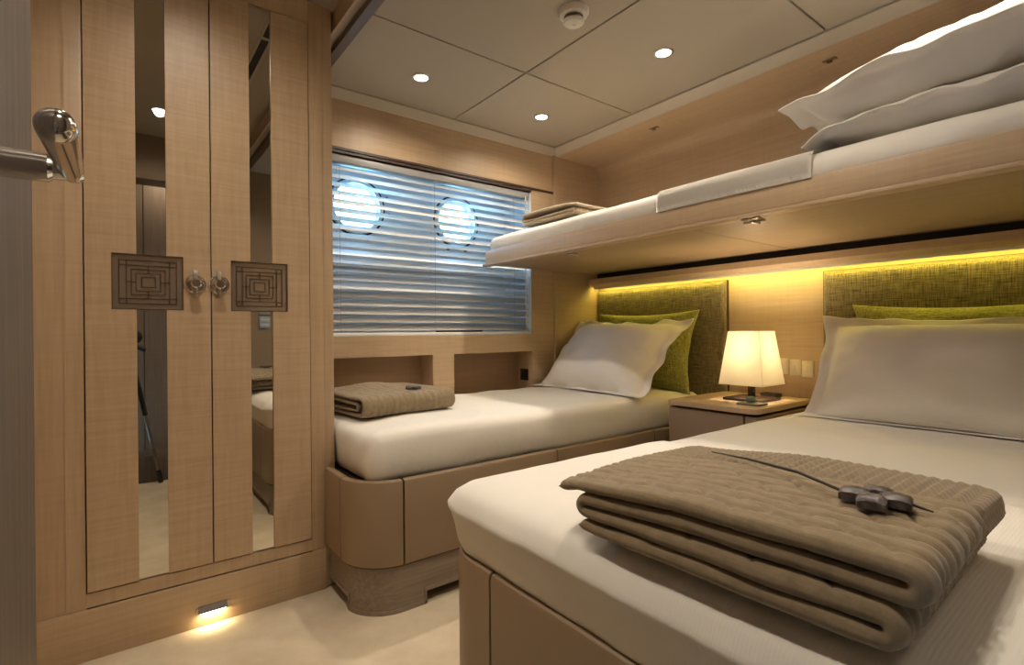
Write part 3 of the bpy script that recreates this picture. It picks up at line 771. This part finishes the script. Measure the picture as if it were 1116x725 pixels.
# pale throw on the bunk
zb3 = 1.506
line3 = [(1.70, zb3+.05), (1.9, zb3+.058)]+arc(2.135, zb3+.040, .016, pi/2, -pi/2, 8)+[(1.9, zb3+.022), (1.745, zb3+.024)]
line3 = [(1.72, zb3+.040), (1.80, zb3+.052), (1.95, zb3+.060)]+arc(2.12, zb3+.040, .0165, pi/2, -pi/2, 10)+[(1.95, zb3+.0235), (1.78, zb3+.0235)]+arc(1.75, zb3+.0155, .008, pi/2, 3*pi/2, 8)+[(1.9, zb3+.0075), (2.13, zb3+.0075)]
bm = throw_bm(line3, 1.70, 2.12, .0145, amp=.0022)
props(obj('throw_blanket', bm, M['knit_pale'], None, 180), 'pale beige throw folded on the window end of the upper bunk', 'blanket', 'folded knit throws')

# ------------------------------------------------------------------ shawl pins on the throws
def pin(loc, rotz, label, sc=1.0, tilt=0):
    root = thing('shawl_pin', label, 'pin', loc, 'carved cross pins', rotz); root.scale = (sc, sc, sc)
    # four carved lobes and a hollow centre
    bm = bmesh.new()
    for k in range(4):
        t = bmesh.new(); n = 10; rows = []
        for i in range(n+1):
            f = i/n; rr = .008+.030*f; wd_ = .0150+.0008*f-(.002 if i == n else 0); hh = .0095+.003*sin(f*pi)-(.003 if i == n else 0)
            row = []
            for j in range(7):
                g_ = j/6*2-1; row.append(t.verts.new((rr, g_*wd_, .004+hh*(1-.45*g_*g_)-.003*exp(-(g_/.25)**2)*f)))
            rows.append(row+[t.verts.new((rr, wd_, 0)), t.verts.new((rr, -wd_, 0))])
        for a, b_ in zip(rows, rows[1:]):
            m_ = len(a)
            for q in range(m_): t.faces.new((a[q], a[(q+1) % m_], b_[(q+1) % m_], b_[q]))
        t.faces.new(rows[0]); t.faces.new(rows[-1])
        merge(bm, t, 0, Matrix.Rotation(k*pi/2, 4, 'Z'))
    lathe(bm, [(.013, 0), (.013, .010), (.009, .0125), (.0065, .0125), (.005, .0085), (0, .0085)], (0, 0, 0), (0, 0, 1), 20)
    o = obj('cross', bm, M['stone'], root, 40, loc=(0, 0, 0))
    return root
p1 = pin((.762, .240, .7295), radians(101), 'dark carved cross pin lying on the large knit throw')
bm = bmesh.new(); tube(bm, [(.030, -.002, .005), (.10, -.058, .008), (.19, -.122, .001), (.274, -.182, -.010)], [.0022, .0024, .002, .0011], 8)
obj('stick', bm, M['blackstick'], p1, loc=(0, 0, 0), label='thin dark wooden stick')
bm = bmesh.new(); tube(bm, [(-.034, .001, .006), (-.045, .004, .004), (-.058, .006, .002)], [.0018, .0018, .001], 8)
obj('cord_end', bm, M['blackstick'], p1, loc=(0, 0, 0))  # dark tube standing in for the dent line in the knit
p2 = copy_tree(p1); p2.location = (1.005, 2.02, .708); p2.rotation_euler = (0, 0, radians(20)); p2.scale = (.9, .9, .9)
p2['label'] = 'dark cross pin on the throw at the far bed below the window'
for ch in list(p2.children):
    if ch.name.startswith(('stick', 'cord')): bpy.data.objects.remove(ch)

# ------------------------------------------------------------------ nightstand, lamp, small things
ns = thing('nightstand', 'taupe leather nightstand with wooden top standing between the two beds', 'nightstand', (2.3, 1.28, 0))
bm = bmesh.new(); prism(bm, rrect(2.06, 2.592, 1.062, 1.50, .03, 2, 8), 'z', .600, .621); bmesh.ops.bevel(bm, geom=[e for e in bm.edges if abs((e.verts[0].co-e.verts[1].co).z) < 1e-6], offset=.002, segments=1, affect='EDGES')
obj('top', bm, M['wood_x'], ns)
bm = bmesh.new(); box(bm, 2.085, 2.59, 1.075, 1.49, .06, .588); obj('body', bm, M['wenge'], ns)
bm = bmesh.new(); box(bm, 2.072, 2.085, 1.125, 1.49, .33, .588, .003); obj('drawer_front', bm, M['leather_ns'], ns)
bm = bmesh.new(); box(bm, 2.072, 2.085, 1.125, 1.49, .08, .325, .003); obj('drawer_front', bm, M['leather_ns'], ns)
bm = bmesh.new(); box(bm, 2.074, 2.59, 1.066, 1.119, .08, .588, .006); obj('side_panel', bm, M['leather_ns'], ns)
bm = bmesh.new(); box(bm, 2.10, 2.58, 1.085, 1.48, 0, .06); obj('foot', bm, M['darktrim'], ns)

LX, LY = 2.355, 1.235
lp = thing('table_lamp', 'lit table lamp with tapered square white shade on the nightstand', 'lamp', (LX, LY, .621))
bm = bmesh.new(); box(bm, LX-.092, LX+.092, LY-.092, LY+.092, .6215, .633, .002); obj('base', bm, M['lampbase'], lp)
bm = bmesh.new(); box(bm, LX-.0125, LX+.0125, LY-.0125, LY+.0125, .633, .74, .0015); obj('stem', bm, M['lampbase'], lp)
bm = bmesh.new()
for (h0, h1, z0, z1) in ((.105, .074, .695, .943),):
    vv = []
    for (a, z) in ((h0, z0), (h1, z1), (h1-.0015, z1), (h0-.0015, z0)): vv.append([bm.verts.new((LX+sx*a, LY+sy*a, z)) for sx, sy in ((-1, -1), (1, -1), (1, 1), (-1, 1))])
    for i in range(4):
        a, b_ = vv[i], vv[(i+1) % 4]
        for k in range(4): bm.faces.new((a[k], a[(k+1) % 4], b_[(k+1) % 4], b_[k]))
obj('lamp_shade', bm, M['shade'], lp)
bm = bmesh.new()
lathe(bm, [(.012, .74), (.014, .745), (.014, .775), (.010, .78)], (LX, LY, 0), (0, 0, 1), 16); obj('lamp_holder', bm, M['nickel'], lp)
bm = bmesh.new(); lathe(bm, [(.008, .78), (.012, .79), (.024, .815), (.025, .83), (.018, .848), (.006, .856)], (LX, LY, 0), (0, 0, 1), 20)
obj('bulb', bm, mat('bulb_glass', (1, 1, 1), .4, 0, (1, .75, .4), 20), lp)
l = bpy.data.lights.new('bulb_light', 'POINT'); l.energy = LAMP_W; l.color = LAMP_C; l.shadow_soft_size = .03
lo = bpy.data.objects.new('bulb_light', l); COL.objects.link(lo); lo.parent = lp; lo.location = (0, 0, .885-.621)

tr = thing('tray', 'small square grey tray on nightstand in front of the lamp', 'tray', (2.2, 1.165, .621))
bm = bmesh.new(); box(bm, 2.155, 2.235, 1.10, 1.20, .6215, .630, .002); box(bm, 2.163, 2.227, 1.108, 1.192, .630, .6305); obj('plate', bm, mat('pewter_tray', (.20, .17, .14), .35), tr)
bm = bmesh.new(); lathe(bm, [(.012, 0), (.019, .003), (.021, .012), (.017, .022), (.012, .024), (.010, .020)], (2.215, 1.165, .6306), (0, 0, 1), 24)
props(obj('glass_dish', bm, M['teal'], None, 60), 'tiny green glass dish standing on the small grey tray', 'dish')
bm = bmesh.new(); box(bm, 2.50, 2.56, 1.19, 1.27, .6215, .640, .003)
rc = thing('remote_control', 'flat black remote on the nightstand behind the lamp', 'remote', (2.53, 1.23, .621)); obj('remote_body', bm, M['rubber'], rc)
bm = bmesh.new()
for i in range(3):
    for j in range(3): box(bm, 2.512+i*.014, 2.521+i*.014, 1.205+j*.02, 1.217+j*.02, .640, .6415)
obj('buttons', bm, M['darktrim'], rc)

def switch(y0, y1, z0, z1, label, icons=True):
    s = thing('wall_switch', label, 'switch', (WX-.004, (y0+y1)/2, (z0+z1)/2), 'bedside wall switches')
    bm = bmesh.new(); box(bm, WX-.008, WX-.0005, y0, y1, z0, z1, .0015); obj('switch_plate', bm, M['switch'], s)
    bm = bmesh.new(); m_ = (y0+y1)/2; box(bm, WX-.010, WX-.0075, y0+.006, y1-.006, z0+.008, z1-.008, .001); rk = obj('rocker', bm, M['switch'], s)
    bm = bmesh.new(); box(bm, WX-.0108, WX-.0098, m_-.0022, m_+.0022, (z0+z1)/2-.014, (z0+z1)/2+.014); box(bm, WX-.0108, WX-.0098, m_-.008, m_+.008, (z0+z1)/2-.0165, (z0+z1)/2-.014); obj('marking', bm, M['nickel'], rk)
switch(1.190, 1.243, .728, .806, 'ivory wall switch partly behind the lamp shade')
switch(1.130, 1.183, .724, .802, 'middle ivory wall switch right of the lamp shade')
switch(1.074, 1.127, .720, .798, 'ivory wall switch nearest the right-hand headboard')
so = thing('power_socket', 'black socket in the right-hand recess below the window', 'socket', (2.028, 2.525, .675))
bm = bmesh.new(); box(bm, 2.019, 2.0278, 2.490, 2.560, .645, .715, .002); obj('socket_plate', bm, M['rubber'], so)
bm = bmesh.new(); box(bm, 2.0165, 2.0195, 2.510, 2.540, .665, .695, .001); obj('socket_insert', bm, M['black'], so)
for z, w in ((1.13, 'upper'), (1.03, 'lower')):
    s = thing('switch_panel', '%s blue-grey switch panel seen in the right mirror strip' % w, 'switch', (.83, -.12, z))
    bm = bmesh.new(); box(bm, .795, .865, -.1195, -.110, z-.042, z+.042, .002); obj('panel_plate', bm, mat('blue_grey_panel', (.30, .36, .42), .35), s)
    bm = bmesh.new()
    for i in range(2): box(bm, .803, .857, -.1105, -.107, z-.03+i*.035, z-.008+i*.035, .001)
    obj('keys', bm, mat('blue_grey_keys', (.42, .48, .55), .35), s)

# ------------------------------------------------------------------ venetian blind
bl = thing('venetian_blind', 'pale horizontal slat blind covering the window and its portholes', 'blind', (1.34, D+.03, .94))
bx0, bx1, by = .668, 2.016, D+.034
bm = bmesh.new(); box(bm, bx0, bx1, by-.026, by+.026, 1.772, 1.808, .003); obj('head_rail', bm, mat('rail_grey', (.33, .33, .33), .4), bl)
bm = bmesh.new(); box(bm, bx0, bx1, by-.022, by+.022, .938, .950, .003); obj('bottom_rail', bm, M['slat'], bl)
ns_ = 19; zt, zl = 1.752, .976; tilt = radians(41)
def slat_bm(tl):
    bm = bmesh.new(); hw = .025; rows = []
    for k in range(9):
        f = k/8*2-1; cx_ = hw*f; cz_ = .0028*(1-f*f)
        y = cx_*cos(tl)-cz_*sin(tl); z = cx_*sin(tl)+cz_*cos(tl)
        rows.append([bm.verts.new((x, y, z)) for x in (bx0-1.34, bx1-1.34)])
    for a, b_ in zip(rows, rows[1:]): bm.faces.new((a[0], a[1], b_[1], b_[0]))
    bmesh.ops.solidify(bm, geom=bm.faces[:], thickness=.0012); return bm
sl0 = obj('slat', slat_bm(tilt), M['slat'], bl, 60, loc=(0, by-bl.location.y, zt-bl.location.z))
for i in range(1, ns_+1):
    c = sl0.copy(); COL.objects.link(c); c.parent = bl
    c.location = (0, by-bl.location.y, zt-(zt-zl)*i/ns_-bl.location.z)
    c.rotation_euler = (radians(random.uniform(-1.2, 1.2)), 0, 0)
for x in (.845, 1.36, 1.90):
    for s in (-1, 1):
        bm = bmesh.new(); tube(bm, [(x, by+s*.0235, 1.775), (x, by+s*.0235, .95)], .0009, 6); obj('ladder_cord', bm, mat('cord', (.5, .48, .45), .7), bl)
bm = bmesh.new(); tube(bm, [(1.985, by-.03, 1.78), (1.985, by-.031, .96)], .0035, 8); obj('tilt_wand', bm, M['white_plastic'], bl)
bm = bmesh.new(); box(bm, 1.44, 1.74, D+.12, D+.16, .9375, .985, .003)
props(obj('sill_vent', bm, M['black'], None), 'black bar on the window sill behind the blind', 'vent')

# ------------------------------------------------------------------ ceiling lights and detector
def downlight():
    root = thing('ceiling_spotlight', 'x', 'ceiling light', (0, 0, CZ), 'recessed ceiling spotlights')
    bm = bmesh.new(); lathe(bm, [(.031, -.001), (.031, -.005), (.038, -.005), (.041, -.002), (.041, 0)], (0, 0, 0), (0, 0, 1), 40, False); obj('bezel', bm, M['nickel'], root, loc=(0, 0, 0))
    bm = bmesh.new(); lathe(bm, [(0, -.0045), (.022, -.005), (.031, -.0035), (.031, -.001), (0, -.001)], (0, 0, 0), (0, 0, 1), 40, False); obj('lens', bm, M['spot'], root, loc=(0, 0, 0))
    area_spot(0, 0, root); return root
LB = ['lit round spotlight in the ceiling panel beside the wardrobe', 'lit round spotlight in the ceiling nearest the window corner', 'lit round spotlight in the ceiling above the upper bunk edge', 'added unseen ceiling spotlight that brightens the bunk pillow fronts',
      'lit ceiling spotlight above the near end of the bunk', 'lit ceiling spotlight seen in the left mirror strip', 'lit ceiling spotlight close in front of the wardrobe']
d0 = downlight()
for i, (x, y) in enumerate(SPOTS):
    o = d0 if i == 0 else copy_tree(d0)
    o.location = (x, y, CZ+(.07 if x < .66 else 0)); o['label'] = LB[i]
sd = thing('smoke_detector', 'round white smoke detector on the ceiling', 'smoke detector', (1.305, 1.329, CZ))
bm = bmesh.new(); lathe(bm, [(.055, 0), (.055, -.010), (.049, -.020), (.036, -.022)], (1.305, 1.329, CZ), (0, 0, 1), 40); obj('base', bm, M['white_plastic'], sd)
bm = bmesh.new()
for k in range(24):
    a = 2*pi*k/24; t = bmesh.new(); bmesh.ops.create_cube(t, size=1)
    merge(bm, t, 0, Matrix.Translation((1.305, 1.329, CZ-.029)) @ Matrix.Rotation(a, 4, 'Z') @ Matrix.Translation((.031, 0, 0)) @ Matrix.Diagonal((.006, .0035, .014, 1)))
lathe(bm, [(.026, -.021), (.026, -.037)], (1.305, 1.329, CZ), (0, 0, 1), 24); obj('vent_ring', bm, mat('vent_grey', (.22, .19, .16), .6), sd)
bm = bmesh.new(); lathe(bm, [(.037, -.036), (.038, -.042), (.032, -.047), (.008, -.049), (.006, -.046), (0, -.046)], (1.305, 1.329, CZ), (0, 0, 1), 36); obj('cap', bm, M['white_plastic'], sd)

VZ = CZ+.0698
av = thing('air_vent', 'slim black air slot in the ceiling reflected in the right mirror strip', 'vent', (.49, 1.43, VZ))
bm = bmesh.new(); box(bm, .475, .505, 1.05, 1.585, VZ-.0012, VZ); box(bm, .475, .505, 1.605, 1.80, VZ-.0012, VZ); obj('slot', bm, M['black'], av)
bm = bmesh.new()
for a in ((.467, .475, 1.04, 1.81), (.505, .513, 1.04, 1.81), (.467, .513, 1.04, 1.05), (.467, .513, 1.80, 1.81), (.467, .513, 1.585, 1.605)): box(bm, *a, VZ-.003, VZ)
obj('slot_frame', bm, M['cornice'], av)

# ------------------------------------------------------------------ camera tripod, seen in the mirror
tp = thing('camera_tripod', 'black camera tripod reflected in the left wardrobe mirror strip', 'tripod', (.085, -.06, 0))
bm = bmesh.new(); bmesh.ops.create_uvsphere(bm, u_segments=24, v_segments=16, radius=.042)
for q in bm.verts: q.co = Vector((q.co.x*.95+.075, q.co.y*.6-.075, q.co.z+.935))
obj('ball_head', bm, M['black'], tp)
bm = bmesh.new(); tube(bm, [(.07, -.08, .88), (.13, -.075, .85)], .012, 10); obj('pan_lever', bm, M['black'], tp)
bm = bmesh.new(); tube(bm, [(.06, -.075, .90), (.058, -.075, .45)], [.018, .014], 12); obj('column', bm, M['black'], tp)
for (x, y) in ((.205, -.09), (-.04, -.09), (.06, .10)):
    bm = bmesh.new(); tube(bm, [(.06, -.075, .80), (.06+(x-.06)*.45, -.075+(y+.075)*.45, .44)], .014, 10); lg = obj('leg', bm, M['black'], tp)
    bm = bmesh.new(); tube(bm, [(.06+(x-.06)*.42, -.075+(y+.075)*.42, .46), (.06+(x-.06)*.92, -.075+(y+.075)*.92, .07)], .010, 10); obj('lower_tube', bm, M['nickel'], lg)
    bm = bmesh.new(); lathe(bm, [(.012, 0), (.015, .004), (.014, .06), (.011, .085)], (x, y, 0.001), (.06-x, -.075-y, .80), 12); obj('rubber_foot', bm, M['rubber'], lg)
